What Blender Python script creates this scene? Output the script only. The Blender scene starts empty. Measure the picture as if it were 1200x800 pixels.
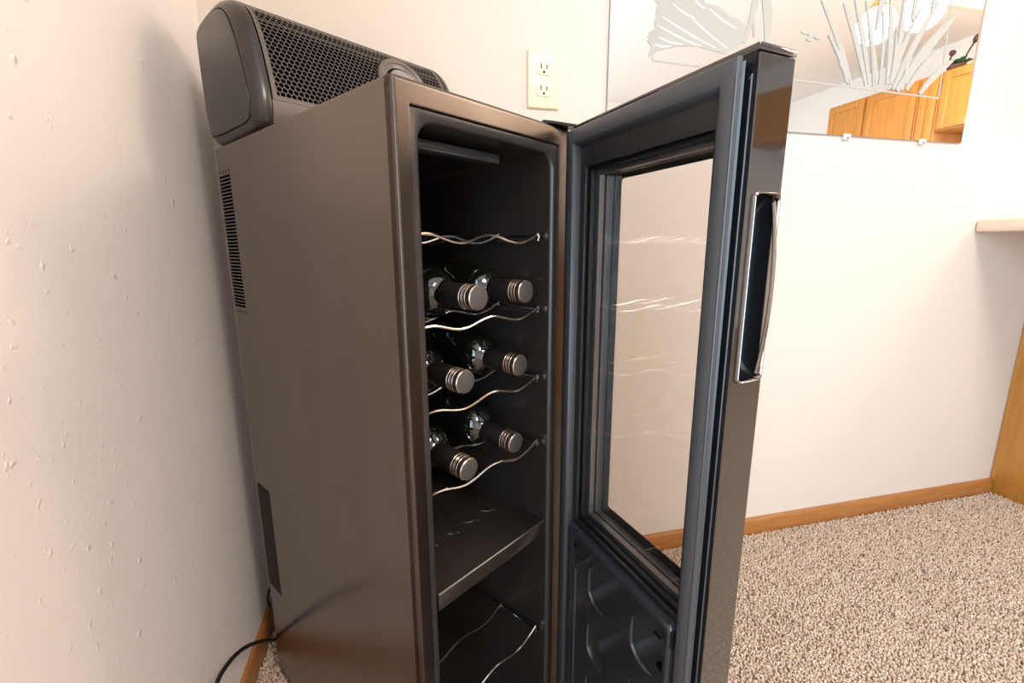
import bpy, bmesh, math, random
import numpy as np
from mathutils import Vector, Matrix, Quaternion
random.seed(7)
rng = np.random.default_rng(7)
C = bpy.context.scene.collection
S = bpy.context.scene

# ------------------------------------------------------------------ camera
cam_data = bpy.data.cameras.new('camera')
cam = bpy.data.objects.new('camera', cam_data); C.objects.link(cam); S.camera = cam
cam_data.sensor_width = 36.0
cam_data.lens = 536.5 / 1200.0 * 36.0
cam_data.clip_start = 0.02
_p, _y, _r = math.radians(11.545), math.radians(13.79), math.radians(-0.208)
_fw = Vector((math.sin(_y)*math.cos(_p), math.cos(_y)*math.cos(_p), -math.sin(_p)))
_rt = Vector((math.cos(_y), -math.sin(_y), 0)); _up = _rt.cross(_fw)
_r2 = _rt*math.cos(_r) + _up*math.sin(_r); _u2 = -_rt*math.sin(_r) + _up*math.cos(_r)
M = Matrix((_r2, _u2, -_fw)).transposed().to_4x4()
M.translation = Vector((0.3202, -1.0117, 0.8261))
cam.matrix_world = M

# ------------------------------------------------------------------ world, exposure, large lights
w = bpy.data.worlds.new('world'); S.world = w; w.use_nodes = True
w.node_tree.nodes['Background'].inputs[0].default_value = (0.70, 0.82, 1.0, 1)
w.node_tree.nodes['Background'].inputs[1].default_value = 1.0
S.view_settings.view_transform = 'Standard'
S.view_settings.look = 'None'
S.view_settings.exposure = 0.02
S.view_settings.gamma = 1.0
S.view_settings.use_curve_mapping = False

GLOBE_STRENGTH = 48.0
def area(name, loc, rot, sx, sy, power, col):
    l = bpy.data.lights.new(name, 'AREA'); l.shape = 'RECTANGLE'; l.size = sx; l.size_y = sy
    l.energy = power; l.color = col
    o = bpy.data.objects.new(name, l); C.objects.link(o); o.location = loc; o.rotation_euler = rot
    return o
# daylight through the window in the left wall, behind the camera
area('window_daylight', (-0.10, -2.20, 1.15), (0, math.radians(-90), 0), 1.85, 1.8, 112, (0.55, 0.76, 1.0))
# added kitchen fill, unseen, brightens the room that the mirror reflects
area('kitchen_fill_glow', (3.65, -1.35, 2.40), (0, 0, 0), 1.2, 0.5, 32, (1.0, 0.86, 0.72))
area('rear_fill_glow', (1.3, -2.3, 2.40), (0, 0, 0), 0.6, 1.0, 76, (1.0, 0.885, 0.79))  # added fill behind the camera, lifts the dim left wall

# ------------------------------------------------------------------ materials
def mat(name, col, rough=0.5, metal=0.0, spec=0.5, coat=0.0, coat_rough=0.05, noise=0.0, nscale=8.0, bump=0.0, bscale=60.0, stretch=None, emit=None):
    m = bpy.data.materials.new(name); m.use_nodes = True
    nt = m.node_tree; b = nt.nodes['Principled BSDF']
    b.inputs['Base Color'].default_value = (*col, 1)
    b.inputs['Roughness'].default_value = rough; b.inputs['Metallic'].default_value = metal
    b.inputs['Specular IOR Level'].default_value = spec
    b.inputs['Coat Weight'].default_value = coat; b.inputs['Coat Roughness'].default_value = coat_rough
    if emit:
        b.inputs['Emission Color'].default_value = (*emit[0], 1); b.inputs['Emission Strength'].default_value = emit[1]
    if noise or bump:
        tc = nt.nodes.new('ShaderNodeTexCoord'); mp = nt.nodes.new('ShaderNodeMapping')
        nt.links.new(tc.outputs['Object'], mp.inputs[0])
        if stretch: mp.inputs['Scale'].default_value = stretch
        if noise:
            n = nt.nodes.new('ShaderNodeTexNoise'); n.inputs['Scale'].default_value = nscale; n.inputs['Detail'].default_value = 5
            nt.links.new(mp.outputs[0], n.inputs['Vector'])
            r = nt.nodes.new('ShaderNodeValToRGB')
            r.color_ramp.elements[0].position = 0.3; r.color_ramp.elements[1].position = 0.7
            r.color_ramp.elements[0].color = (*[max(0, c*(1-noise)) for c in col], 1)
            r.color_ramp.elements[1].color = (*[min(1, c*(1+noise)) for c in col], 1)
            nt.links.new(n.outputs['Fac'], r.inputs[0]); nt.links.new(r.outputs[0], b.inputs['Base Color'])
        if bump:
            n2 = nt.nodes.new('ShaderNodeTexNoise'); n2.inputs['Scale'].default_value = bscale; n2.inputs['Detail'].default_value = 3
            nt.links.new(mp.outputs[0], n2.inputs['Vector'])
            bp = nt.nodes.new('ShaderNodeBump'); bp.inputs['Strength'].default_value = bump; bp.inputs['Distance'].default_value = 0.002
            nt.links.new(n2.outputs['Fac'], bp.inputs['Height']); nt.links.new(bp.outputs[0], b.inputs['Normal'])
    return m

def wall_paint(name, col, strength):
    """Orange-peel paint with sparse trowel splats (bump only)."""
    m = mat(name, col, 0.55, spec=0.3); nt = m.node_tree; b = nt.nodes['Principled BSDF']
    tc = nt.nodes.new('ShaderNodeTexCoord')
    n = nt.nodes.new('ShaderNodeTexNoise'); n.inputs['Scale'].default_value = 62; n.inputs['Detail'].default_value = 2
    nt.links.new(tc.outputs['Object'], n.inputs['Vector'])
    r = nt.nodes.new('ShaderNodeValToRGB'); r.color_ramp.elements[0].position = 0.66; r.color_ramp.elements[1].position = 0.80
    nt.links.new(n.outputs['Fac'], r.inputs[0])
    n2 = nt.nodes.new('ShaderNodeTexNoise'); n2.inputs['Scale'].default_value = 130; n2.inputs['Detail'].default_value = 2
    nt.links.new(tc.outputs['Object'], n2.inputs['Vector'])
    mx = nt.nodes.new('ShaderNodeMath'); mx.operation = 'MULTIPLY_ADD'; mx.inputs[1].default_value = 0.22
    nt.links.new(n2.outputs['Fac'], mx.inputs[0]); nt.links.new(r.outputs[0], mx.inputs[2])
    bp = nt.nodes.new('ShaderNodeBump'); bp.inputs['Strength'].default_value = strength; bp.inputs['Distance'].default_value = 0.0022
    nt.links.new(mx.outputs[0], bp.inputs['Height']); nt.links.new(bp.outputs[0], b.inputs['Normal'])
    return m

def wood(name, c1, c2, scale=1.0, axis=(1, 12, 12), rough=0.35, coat=0.3):
    m = mat(name, c1, rough, coat=coat, coat_rough=0.15); nt = m.node_tree; b = nt.nodes['Principled BSDF']
    tc = nt.nodes.new('ShaderNodeTexCoord'); mp = nt.nodes.new('ShaderNodeMapping'); mp.inputs['Scale'].default_value = axis
    nt.links.new(tc.outputs['Object'], mp.inputs[0])
    n = nt.nodes.new('ShaderNodeTexNoise'); n.inputs['Scale'].default_value = 5*scale; n.inputs['Detail'].default_value = 6; n.inputs['Distortion'].default_value = 0.6
    nt.links.new(mp.outputs[0], n.inputs['Vector'])
    r = nt.nodes.new('ShaderNodeValToRGB'); r.color_ramp.elements[0].position = 0.35; r.color_ramp.elements[1].position = 0.68
    r.color_ramp.elements[0].color = (*c1, 1); r.color_ramp.elements[1].color = (*c2, 1)
    nt.links.new(n.outputs['Fac'], r.inputs[0]); nt.links.new(r.outputs[0], b.inputs['Base Color'])
    return m

def thin_glass(name, tint, ior=1.5):
    m = bpy.data.materials.new(name); m.use_nodes = True; nt = m.node_tree; nt.nodes.clear()
    out = nt.nodes.new('ShaderNodeOutputMaterial'); mix = nt.nodes.new('ShaderNodeMixShader')
    fr = nt.nodes.new('ShaderNodeFresnel')
    ge = nt.nodes.new('ShaderNodeNewGeometry'); mr = nt.nodes.new('ShaderNodeMapRange')   # same reflectance on both faces of the pane
    mr.inputs['To Min'].default_value = ior; mr.inputs['To Max'].default_value = 1.0/ior
    nt.links.new(ge.outputs['Backfacing'], mr.inputs['Value']); nt.links.new(mr.outputs[0], fr.inputs['IOR'])
    t = nt.nodes.new('ShaderNodeBsdfTransparent'); t.inputs[0].default_value = (*tint, 1)
    g = nt.nodes.new('ShaderNodeBsdfGlossy'); g.inputs['Roughness'].default_value = 0.0
    nt.links.new(fr.outputs[0], mix.inputs[0]); nt.links.new(t.outputs[0], mix.inputs[1]); nt.links.new(g.outputs[0], mix.inputs[2])
    nt.links.new(mix.outputs[0], out.inputs[0]); return m

m_wall_l = wall_paint('left_wall_paint', (0.87, 0.805, 0.765), 0.55)  # colour lightened to make up for weaker light on this wall
m_wall = wall_paint('wall_paint', (0.89, 0.86, 0.82), 0.10)
m_wall_r = wall_paint('cream_wall_paint_dimmed', (0.665, 0.595, 0.525), 0.10)  # same paint as the left wall, darkened to offset its stronger light
m_ceil = wall_paint('ceiling_paint', (0.90, 0.88, 0.85), 0.3)
m_oak = wood('oak_trim', (0.31, 0.12, 0.030), (0.41, 0.172, 0.046), axis=(2, 2, 30))
m_oak_cab = wood('oak_cabinet', (0.50, 0.205, 0.032), (0.60, 0.265, 0.046), axis=(14, 14, 1.2))
m_maple = wood('maple_edge', (0.74, 0.56, 0.40), (0.80, 0.64, 0.48), axis=(14, 1, 14))
m_steel = mat('dark_satin_steel', (0.18, 0.148, 0.129), 0.245, 0.95, noise=0.05, nscale=3, stretch=(8, 8, 0.6))
m_frame = mat('brushed_dark_steel', (0.115, 0.094, 0.083), 0.27, 1.0, noise=0.10, nscale=22, stretch=(1, 1, 1))
m_flange = mat('dark_flange', (0.060, 0.055, 0.053), 0.30, 0.5)
m_liner = mat('black_liner_plastic', (0.023, 0.018, 0.015), 0.26, spec=0.6, bump=0.05, bscale=300)
m_black = mat('black_plastic', (0.006, 0.006, 0.0065), 0.35, spec=0.35)
m_trim = mat('window_trim_plastic', (0.014, 0.013, 0.013), 0.30, spec=0.45)
m_gloss = mat('gloss_black', (0.012, 0.010, 0.009), 0.06, spec=0.7, coat=1.0, coat_rough=0.02, noise=0.2)
m_gasket = mat('gasket_rubber', (0.046, 0.046, 0.049), 0.38, spec=0.6)
m_panel = mat('door_panel_plastic', (0.024, 0.025, 0.027), 0.17, spec=0.75)
m_void = mat('void_black', (0.002, 0.002, 0.002), 0.9, spec=0.0)
m_chrome = mat('chrome_wire', (0.82, 0.78, 0.74), 0.16, 1.0)
m_dchrome = mat('dark_chrome', (0.26, 0.245, 0.24), 0.10, 1.0)
m_spacer = mat('grey_spacer', (0.20, 0.19, 0.185), 0.35, 0.8)
m_glass = thin_glass('pane_glass', (0.955, 0.945, 0.935))
m_wglass = thin_glass('window_glass', (0.97, 0.98, 0.98))
m_bottle = mat('dark_bottle_glass', (0.004, 0.0045, 0.003), 0.03, spec=0.6, coat=1.0, coat_rough=0.02)
m_sleeve = mat('matte_black_sleeve', (0.007, 0.005, 0.004), 0.50)
m_cap = mat('grey_cap_top', (0.085, 0.079, 0.074), 0.45, 0.35)
m_capr = mat('cap_ridge_metal', (0.42, 0.32, 0.26), 0.26, 0.95)
m_speaker = mat('speaker_plastic', (0.022, 0.0175, 0.015), 0.28, spec=0.5, noise=0.12, nscale=6)
m_grille = mat('speaker_grille', (0.12, 0.10, 0.088), 0.38, 0.3)
m_ring = mat('speaker_ring', (0.15, 0.125, 0.11), 0.32, 0.3)
m_knob = mat('speaker_knob', (0.32, 0.30, 0.30), 0.30, 0.7)
m_ivory = mat('ivory_plastic', (0.86, 0.71, 0.49), 0.35)
m_tan = mat('tan_shadow_gap', (0.30, 0.20, 0.10), 0.6)
m_eline = mat('etched_line', (0.86, 0.86, 0.83), 0.35, 0.3)
m_hole = mat('dark_slot', (0.03, 0.02, 0.015), 0.7)
m_white = mat('white_plastic', (0.85, 0.83, 0.80), 0.4)
m_mirror = mat('mirror_silver', (0.93, 0.94, 0.93), 0.0, 1.0)
m_medge = mat('mirror_edge', (0.45, 0.40, 0.33), 0.2, 0.3)
m_etch = mat('etched_frost', (0.42, 0.415, 0.38), 0.8, spec=0.3)
m_clip = mat('clear_clip', (0.80, 0.77, 0.73), 0.25, spec=0.6)
m_cord = mat('cord_rubber', (0.012, 0.010, 0.009), 0.42)
m_globe = mat('lit_globe', (1, 1, 1), 0.4, emit=((1.0, 0.80, 0.58), GLOBE_STRENGTH))
m_brass = mat('brass', (0.72, 0.48, 0.18), 0.25, 1.0)
m_diff = mat('fill_diffuser', (0.9, 0.9, 0.88), 0.5)
m_leaf = mat('plant_leaf', (0.03, 0.10, 0.03), 0.5)
m_brown = mat('brown_handle', (0.10, 0.035, 0.018), 0.4)
m_green = mat('green_foot', (0.05, 0.10, 0.07), 0.4)
m_tanwood = wood('tan_wood', (0.42, 0.23, 0.11), (0.48, 0.27, 0.13), axis=(14, 14, 1.2))

# carpet: tuft tint from a colour attribute
def carpet_mat():
    m = mat('carpet_yarn', (0.5, 0.4, 0.3), 0.95, spec=0.1); nt = m.node_tree
    a = nt.nodes.new('ShaderNodeAttribute'); a.attribute_name = 'tint'
    nt.links.new(a.outputs['Color'], nt.nodes['Principled BSDF'].inputs['Base Color']); return m
m_carpet = carpet_mat()
m_base = mat('carpet_backing', (0.36, 0.275, 0.205), 0.95, spec=0.1, noise=0.45, nscale=160, bump=1.0, bscale=160)

# ------------------------------------------------------------------ helpers
def obj(name, bm, mats, parent=None, smooth=40, link=True):
    bmesh.ops.recalc_face_normals(bm, faces=bm.faces[:])
    me = bpy.data.meshes.new(name); bm.to_mesh(me); bm.free()
    for m in (mats if isinstance(mats, (list, tuple)) else [mats]): me.materials.append(m)
    if smooth:
        me.polygons.foreach_set('use_smooth', [True]*len(me.polygons)); me.set_sharp_from_angle(angle=math.radians(smooth))
    o = bpy.data.objects.new(name, me); C.objects.link(o)
    if parent: o.parent = parent
    return o
def tag(o, label=None, cat=None, group=None, kind=None):
    if label: o['label'] = label
    if cat: o['category'] = cat
    if group: o['group'] = group
    if kind: o['kind'] = kind
    return o
def empty(name, loc, rz=0.0):
    o = bpy.data.objects.new(name, None); C.objects.link(o); o.empty_display_size = 0.05
    o.location = loc; o.rotation_euler = (0, 0, rz); return o
def box(bm, x0, x1, y0, y1, z0, z1, bev=0.0, seg=2, mi=0):
    vs = [bm.verts.new(p) for p in ((x0,y0,z0),(x1,y0,z0),(x1,y1,z0),(x0,y1,z0),(x0,y0,z1),(x1,y0,z1),(x1,y1,z1),(x0,y1,z1))]
    fs = [bm.faces.new([vs[i] for i in f]) for f in ((0,3,2,1),(4,5,6,7),(0,1,5,4),(1,2,6,5),(2,3,7,6),(3,0,4,7))]
    for f in fs: f.material_index = mi
    if bev:
        es = list({e for f in fs for e in f.edges})
        bmesh.ops.bevel(bm, geom=es, offset=bev, segments=seg, affect='EDGES', profile=0.5)
    return fs
def B(*a, **k):
    bm = bmesh.new(); box(bm, *a, **k); return bm
def loft(bm, rings, closed_ring=True, caps=(True, True), mi=0, closed_path=False):
    R = [[bm.verts.new(p) for p in r] for r in rings]; n = len(R[0])
    rng_ = range(len(R)) if closed_path else range(len(R)-1)
    for i in rng_:
        a, b = R[i], R[(i+1) % len(R)]
        for j in range(n if closed_ring else n-1):
            k = (j+1) % n
            bm.faces.new((a[j], a[k], b[k], b[j])).material_index = mi
    if closed_ring and not closed_path:
        if caps[0]: bm.faces.new(R[0][::-1]).material_index = mi
        if caps[1]: bm.faces.new(R[-1]).material_index = mi
    return R
def catmull(pts, n=6):
    P = [Vector(p) for p in pts]; P = [2*P[0]-P[1]] + P + [2*P[-1]-P[-2]]; out = []
    for i in range(1, len(P)-2):
        for k in range(n):
            t = k/n
            out.append(0.5*((2*P[i])+(P[i+1]-P[i-1])*t+(2*P[i-1]-5*P[i]+4*P[i+1]-P[i+2])*t*t+(3*P[i]-P[i-1]-3*P[i+1]+P[i+2])*t**3))
    out.append(P[-2]); return out
def tube(bm, pts, r, seg=8, mi=0):
    P = [Vector(p) for p in pts]; rings = []
    t0 = (P[1]-P[0]).normalized(); nrm = t0.orthogonal().normalized()
    for i, p in enumerate(P):
        t = (P[min(i+1, len(P)-1)] - P[max(i-1, 0)]).normalized()
        nrm = (nrm - t*nrm.dot(t)).normalized(); bn = t.cross(nrm)
        rr = r[i] if isinstance(r, (list, tuple)) else r
        rings.append([p + (nrm*math.cos(a)+bn*math.sin(a))*rr for a in [2*math.pi*k/seg for k in range(seg)]])
    loft(bm, rings, mi=mi)
def lathe(bm, prof, origin, axis, seg=24, mi=0, caps=(True, True)):
    o = Vector(origin); a = Vector(axis).normalized(); n = a.orthogonal().normalized(); b = a.cross(n)
    loft(bm, [[o + a*h + (n*math.cos(t)+b*math.sin(t))*max(r, 1e-5) for t in [2*math.pi*k/seg for k in range(seg)]] for r, h in prof], mi=mi, caps=caps)
def prism(bm, poly, fn, h0, h1, mi=0):
    loft(bm, [[fn(x, z, h0) for x, z in poly], [fn(x, z, h1) for x, z in poly]], mi=mi)
def rrect(x0, x1, z0, z1, r, n=6):
    out = []
    for cx, cz, a0 in ((x1-r, z1-r, 0), (x0+r, z1-r, 90), (x0+r, z0+r, 180), (x1-r, z0+r, 270)):
        for k in range(n+1):
            a = math.radians(a0 + 90*k/n); out.append((cx+r*math.cos(a), cz+r*math.sin(a)))
    return out
def honeycomb(bm, a0, a1, b0, b1, pitch, hole, fn, keep=None, th=0.001, seg=6):
    """flat-to-flat pitch; fn(a, b, d) -> point, d = depth below the face"""
    rad = pitch/math.sqrt(3); cache = {}
    rows = int((b1-b0)/(rad*1.5)); cols = int((a1-a0)/pitch)
    def V(a, b):
        k = (round(a*2e4), round(b*2e4))
        if k not in cache: cache[k] = bm.verts.new(fn(min(max(a, a0), a1), min(max(b, b0), b1), 0))
        return cache[k]
    for i in range(rows+1):
        for j in range(cols+1):
            ca = a0 + pitch*(j + (0.5 if i % 2 else 0.0)); cb = b0 + rad*1.5*i
            if ca > a1-pitch*0.55 or ca < a0+pitch*0.45 or cb < b0+rad*0.9 or cb > b1-rad*0.9: continue
            if keep and not keep(ca, cb): continue
            ang = [math.radians(30+60*k) for k in range(6)]
            outer = [V(ca+rad*math.cos(t), cb+rad*math.sin(t)) for t in ang]
            inn = [bm.verts.new(fn(ca+rad*hole*math.cos(t), cb+rad*hole*math.sin(t), 0)) for t in ang]
            dn = [bm.verts.new(fn(ca+rad*hole*math.cos(t), cb+rad*hole*math.sin(t), th)) for t in ang]
            for k in range(6):
                q = (k+1) % 6
                if outer[k] is outer[q]: continue
                try:
                    bm.faces.new((outer[k], outer[q], inn[q], inn[k])); bm.faces.new((inn[k], inn[q], dn[q], dn[k]))
                except ValueError: pass
def cut(o, cutter_bm, ang=35):
    """boolean difference, applied to the mesh"""
    bmesh.ops.recalc_face_normals(cutter_bm, faces=cutter_bm.faces[:])
    me = bpy.data.meshes.new('cutter'); cutter_bm.to_mesh(me); cutter_bm.free()
    c = bpy.data.objects.new('cutter', me); C.objects.link(c); c.parent = o.parent
    md = o.modifiers.new('cut', 'BOOLEAN'); md.object = c; md.operation = 'DIFFERENCE'; md.solver = 'EXACT'
    bpy.context.view_layer.update()
    dg = bpy.context.evaluated_depsgraph_get()
    new = bpy.data.meshes.new_from_object(o.evaluated_get(dg)); old = o.data; new.name = old.name
    o.modifiers.clear(); o.data = new; bpy.data.objects.remove(c); bpy.data.meshes.remove(me); bpy.data.meshes.remove(old)
    new.polygons.foreach_set('use_smooth', [ang > 0]*len(new.polygons)); new.set_sharp_from_angle(angle=math.radians(max(ang, 1)))

# ------------------------------------------------------------------ the room
XR, YB, ZC = 4.78, -4.2, 2.44
tag(obj('floor', B(-0.12, XR+0.1, YB-0.1, 0.1, -0.1, 0.0), m_base, smooth=0), 'beige speckled cut pile carpet covering the floor', kind='structure')
tag(obj('ceiling', B(-0.12, XR+0.1, YB-0.1, 0.1, ZC, ZC+0.1), m_ceil, smooth=0), 'white ceiling', kind='structure')
bm = bmesh.new()
WY0, WY1, WZ0, WZ1 = -3.15, -1.25, 0.20, 2.10
for a in ((WY1, 0.0, 0, ZC), (YB, WY0, 0, ZC), (WY0, WY1, 0, WZ0), (WY0, WY1, WZ1, ZC)): box(bm, -0.12, 0.0, a[0], a[1], a[2], a[3])
tag(obj('wall_left', bm, m_wall_l, smooth=0), 'warm white trowel textured wall behind the cooler', kind='structure')
tag(obj('wall_right', B(-0.12, XR, 0.0, 0.12, 0, ZC), m_wall_r, smooth=0), 'bright cream wall with the outlet and mirror', kind='structure')
tag(obj('wall_back', B(-0.12, XR, YB-0.1, YB, 0, ZC), m_wall, smooth=0), kind='structure')
tag(obj('wall_kitchen', B(XR, XR+0.1, YB, 0, 0, ZC), m_wall, smooth=0), kind='structure')
wf = bmesh.new()
for a in ((WY0, WY0+0.06, WZ0, WZ1), (WY1-0.06, WY1, WZ0, WZ1), (WY0+0.06, WY1-0.06, WZ0, WZ0+0.06), (WY0+0.06, WY1-0.06, WZ1-0.06, WZ1)):
    box(wf, -0.09, -0.02, a[0], a[1], a[2], a[3], 0.004)
win = tag(obj('window_1', wf, m_white), 'white framed window in the left wall', kind='structure')
obj('mullion', B(-0.08, -0.03, -2.225, -2.175, WZ0+0.06, WZ1-0.06, bev=0.003), m_white, win)
for y0, y1 in ((WY0+0.06, -2.225), (-2.175, WY1-0.06)): obj('pane', B(-0.058, -0.052, y0, y1, WZ0+0.06, WZ1-0.06), m_wglass, win, smooth=0)

def baseboard(name, p0, p1, inward, label):
    """profile: flat board with an eased top, 50 mm tall"""
    p0, p1, n = Vector(p0), Vector(p1), Vector(inward)
    prof = [(0.0005, 0.0), (0.0125, 0.0), (0.0125, 0.040), (0.0105, 0.046), (0.0075, 0.050), (0.0005, 0.050)]
    bm = bmesh.new(); loft(bm, [[p + n*d + Vector((0, 0, z)) for d, z in prof] for p in (p0, p1)])
    tag(obj(name, bm, m_oak), label, kind='structure')
baseboard('baseboard_left', (0, -4.2, 0), (0, -0.0130, 0), (1, 0, 0), 'oak baseboard along the textured left wall')
baseboard('baseboard_right', (0.0005, 0, 0), (2.246, 0, 0), (0, -1, 0), 'oak baseboard under the cream wall')

# carpet pile: short leaning yarn tufts, real geometry
def carpet():
    xs0, xs1, ys0, ys1, st = 0.0135, 2.245, -1.02, -0.0135, 0.0046
    nx, ny = int((xs1-xs0)/st), int((ys1-ys0)/st)
    gx, gy = np.meshgrid(np.arange(nx), np.arange(ny))
    px = (xs0 + (gx + rng.uniform(0.1, 0.9, gx.shape))*st).ravel(); py = (ys0 + (gy + rng.uniform(0.1, 0.9, gx.shape))*st).ravel()
    # the patches the photo shows: right of the cooler, and the strip behind it
    U = np.array((0.8242, 0.5663)); Sd = np.array((-0.5663, 0.8242))
    du, ds = (px-0.3234)*U[0]+(py+0.5578)*U[1], (px-0.3234)*Sd[0]+(py+0.5578)*Sd[1]
    keep = ((px > 0.62) & (py > -0.8)) | ((du < 0.03) & (px < 0.36))
    keep &= ~((du > 0.0) & (du < 0.28) & (ds > 0.0) & (ds < 0.48))
    px, py = px[keep], py[keep]; n = len(px); k = 5
    ang = rng.uniform(0, 2*np.pi, n)[:, None] + np.arange(k)[None, :]*2*np.pi/k
    h = rng.uniform(0.005, 0.0095, n); r = rng.uniform(0.0020, 0.0031, n)
    lean = rng.normal(0, 0.0022, (n, 2))
    V = np.zeros((n, 2*k+1, 3))
    V[:, :k, 0] = px[:, None] + r[:, None]*np.cos(ang)*0.75; V[:, :k, 1] = py[:, None] + r[:, None]*np.sin(ang)*0.75; V[:, :k, 2] = 0.0
    V[:, k:2*k, 0] = px[:, None] + lean[:, :1]*0.7 + r[:, None]*np.cos(ang+0.5); V[:, k:2*k, 1] = py[:, None] + lean[:, 1:]*0.7 + r[:, None]*np.sin(ang+0.5)
    V[:, k:2*k, 2] = h[:, None]*0.7
    V[:, 2*k, 0] = px + lean[:, 0]; V[:, 2*k, 1] = py + lean[:, 1]; V[:, 2*k, 2] = h
    base = (np.arange(n)*(2*k+1))[:, None]
    F = []
    for j in range(k):
        q = (j+1) % k
        F.append(np.concatenate([base+j, base+q, base+k+q], 1)); F.append(np.concatenate([base+j, base+k+q, base+k+j], 1)); F.append(np.concatenate([base+k+j, base+k+q, base+2*k], 1))
    F = np.concatenate(F, 0)
    me = bpy.data.meshes.new('carpet_pile'); me.vertices.add(n*(2*k+1)); me.vertices.foreach_set('co', V.ravel())
    me.loops.add(F.size); me.loops.foreach_set('vertex_index', F.ravel().astype(np.int32))
    me.polygons.add(len(F)); me.polygons.foreach_set('loop_start', np.arange(0, F.size, 3, dtype=np.int32))
    pal = np.array(((0.66, 0.52, 0.395), (0.60, 0.465, 0.35), (0.53, 0.405, 0.30), (0.71, 0.58, 0.46), (0.26, 0.18, 0.12)))
    ci = rng.choice(5, n, p=(0.32, 0.30, 0.17, 0.15, 0.06)); col = pal[ci]*np.array((0.88, 0.87, 0.865))*rng.uniform(0.88, 1.1, (n, 1))
    at = me.color_attributes.new('tint', 'FLOAT_COLOR', 'POINT')
    at.data.foreach_set('color', np.concatenate([np.repeat(col, 2*k+1, 0), np.ones((n*(2*k+1), 1))], 1).ravel())
    me.materials.append(m_carpet); me.update(); me.validate()
    o = bpy.data.objects.new('carpet_pile', me); C.objects.link(o)
    tag(o, 'short beige and brown flecked carpet pile on the floor', 'carpet', kind='stuff')
carpet()

# ------------------------------------------------------------------ the wine cooler (local axes: x = along the front, y = into the body)
RZ = math.radians(34.4935)
W, D, H0, H1 = 0.2725, 0.4785, 0.015, 0.978
cooler = tag(empty('wine_cooler', (0.3234, -0.5578, 0), RZ), 'tall slim dark wine cooler with its glass door standing open', 'wine cooler')
def rowbox(name, m, *a, parent=cooler, **k): return obj(name, B(*a, **k), m, parent)
sp = rowbox('side_panel', m_steel, 0.0, 0.020, 0.0031, D, H0, H1, bev=0.0012)
rowbox('side_panel', m_steel, W-0.016, W, 0.0031, D, H0, H1, bev=0.0012)
rowbox('top_panel', m_steel, 0.0202, W-0.0162, 0.0125, D-0.001, 0.955, H1-0.0006, bev=0.001)
rowbox('base_panel', m_black, 0.0202, W-0.0162, 0.014, D-0.001, H0, 0.042)
rowbox('back_panel', m_black, 0.0202, W-0.0162, 0.42, D-0.002, 0.0422, 0.9548)
for x, y in ((0.03, 0.045), (W-0.03, 0.045), (0.0175, D-0.047), (W-0.03, D-0.05)):
    bm = bmesh.new(); lathe(bm, [(0.013, 0.0), (0.016, 0.002), (0.016, 0.010), (0.012, 0.0149)], (x, y, 0.0), (0, 0, 1), 16)
    f = obj('foot', bm, m_green if (x < 0.1 and y > 0.3) else m_black, cooler)
    if x < 0.1 and y > 0.3: f['label'] = 'dark green tinted foot'
# the upper vent: horizontal slots cut through the side, and two rows of small square holes
bm = bmesh.new()
for k in range(39):
    z = 0.9350 - k*0.00525
    box(bm, -0.004, 0.006, 0.4270, 0.4735, z-0.0017, z+0.0017)
for z in (0.9420, 0.7265):
    for j in range(4): box(bm, -0.004, 0.006, 0.4275+j*0.0122, 0.4315+j*0.0122, z-0.0019, z+0.0019)
cut(sp, bm, 0)
rowbox('vent_backing', m_void, 0.0052, 0.0068, 0.4255, 0.4750, 0.7230, 0.9460)
bm = bmesh.new()
honeycomb(bm, 0.4220, 0.4765, 0.207, 0.417, 0.0056, 0.88, lambda a, b, d: Vector((-0.0006+d, a, b)), th=0.0005)
o = obj('vent_mesh', bm, m_steel, cooler, smooth=0); o['label'] = 'fine perforated vent'
rowbox('vent_backing', m_void, -0.0002, 0.0010, 0.4235, 0.4750, 0.210, 0.415)
# front frame: four mitred folded rails
GU0, GU1, GZ0, GZ1 = 0.0180, 0.2500, 0.0420, 0.9555
prof = [(0.0, 0.0125), (0.0, 0.0026), (0.008, 0.0016), (0.032, 0.0008), (0.075, 0.00025), (0.13, 0.0), (0.20, 0.0), (0.90, 0.0), (0.955, 0.0), (0.985, 0.0003), (1.0, 0.0012), (1.0, 0.0100)]
def corner(cx, cz, t, s):   # cx, cz in {0, 1}
    x = (t*GU0) if cx == 0 else (W-(W-GU1)*t); z = (H0+(GZ0-H0)*t) if cz == 0 else (H1-(H1-GZ1)*t)
    return Vector((x, s, z))
for a, b in (((0, 0), (0, 1)), ((0, 1), (1, 1)), ((1, 1), (1, 0)), ((1, 0), (0, 0))):
    bm = bmesh.new(); loft(bm, [[corner(*a, t, s) for t, s in prof], [corner(*b, t, s) for t, s in prof]])
    obj('frame_rail', bm, m_frame, cooler, smooth=32)
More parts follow.
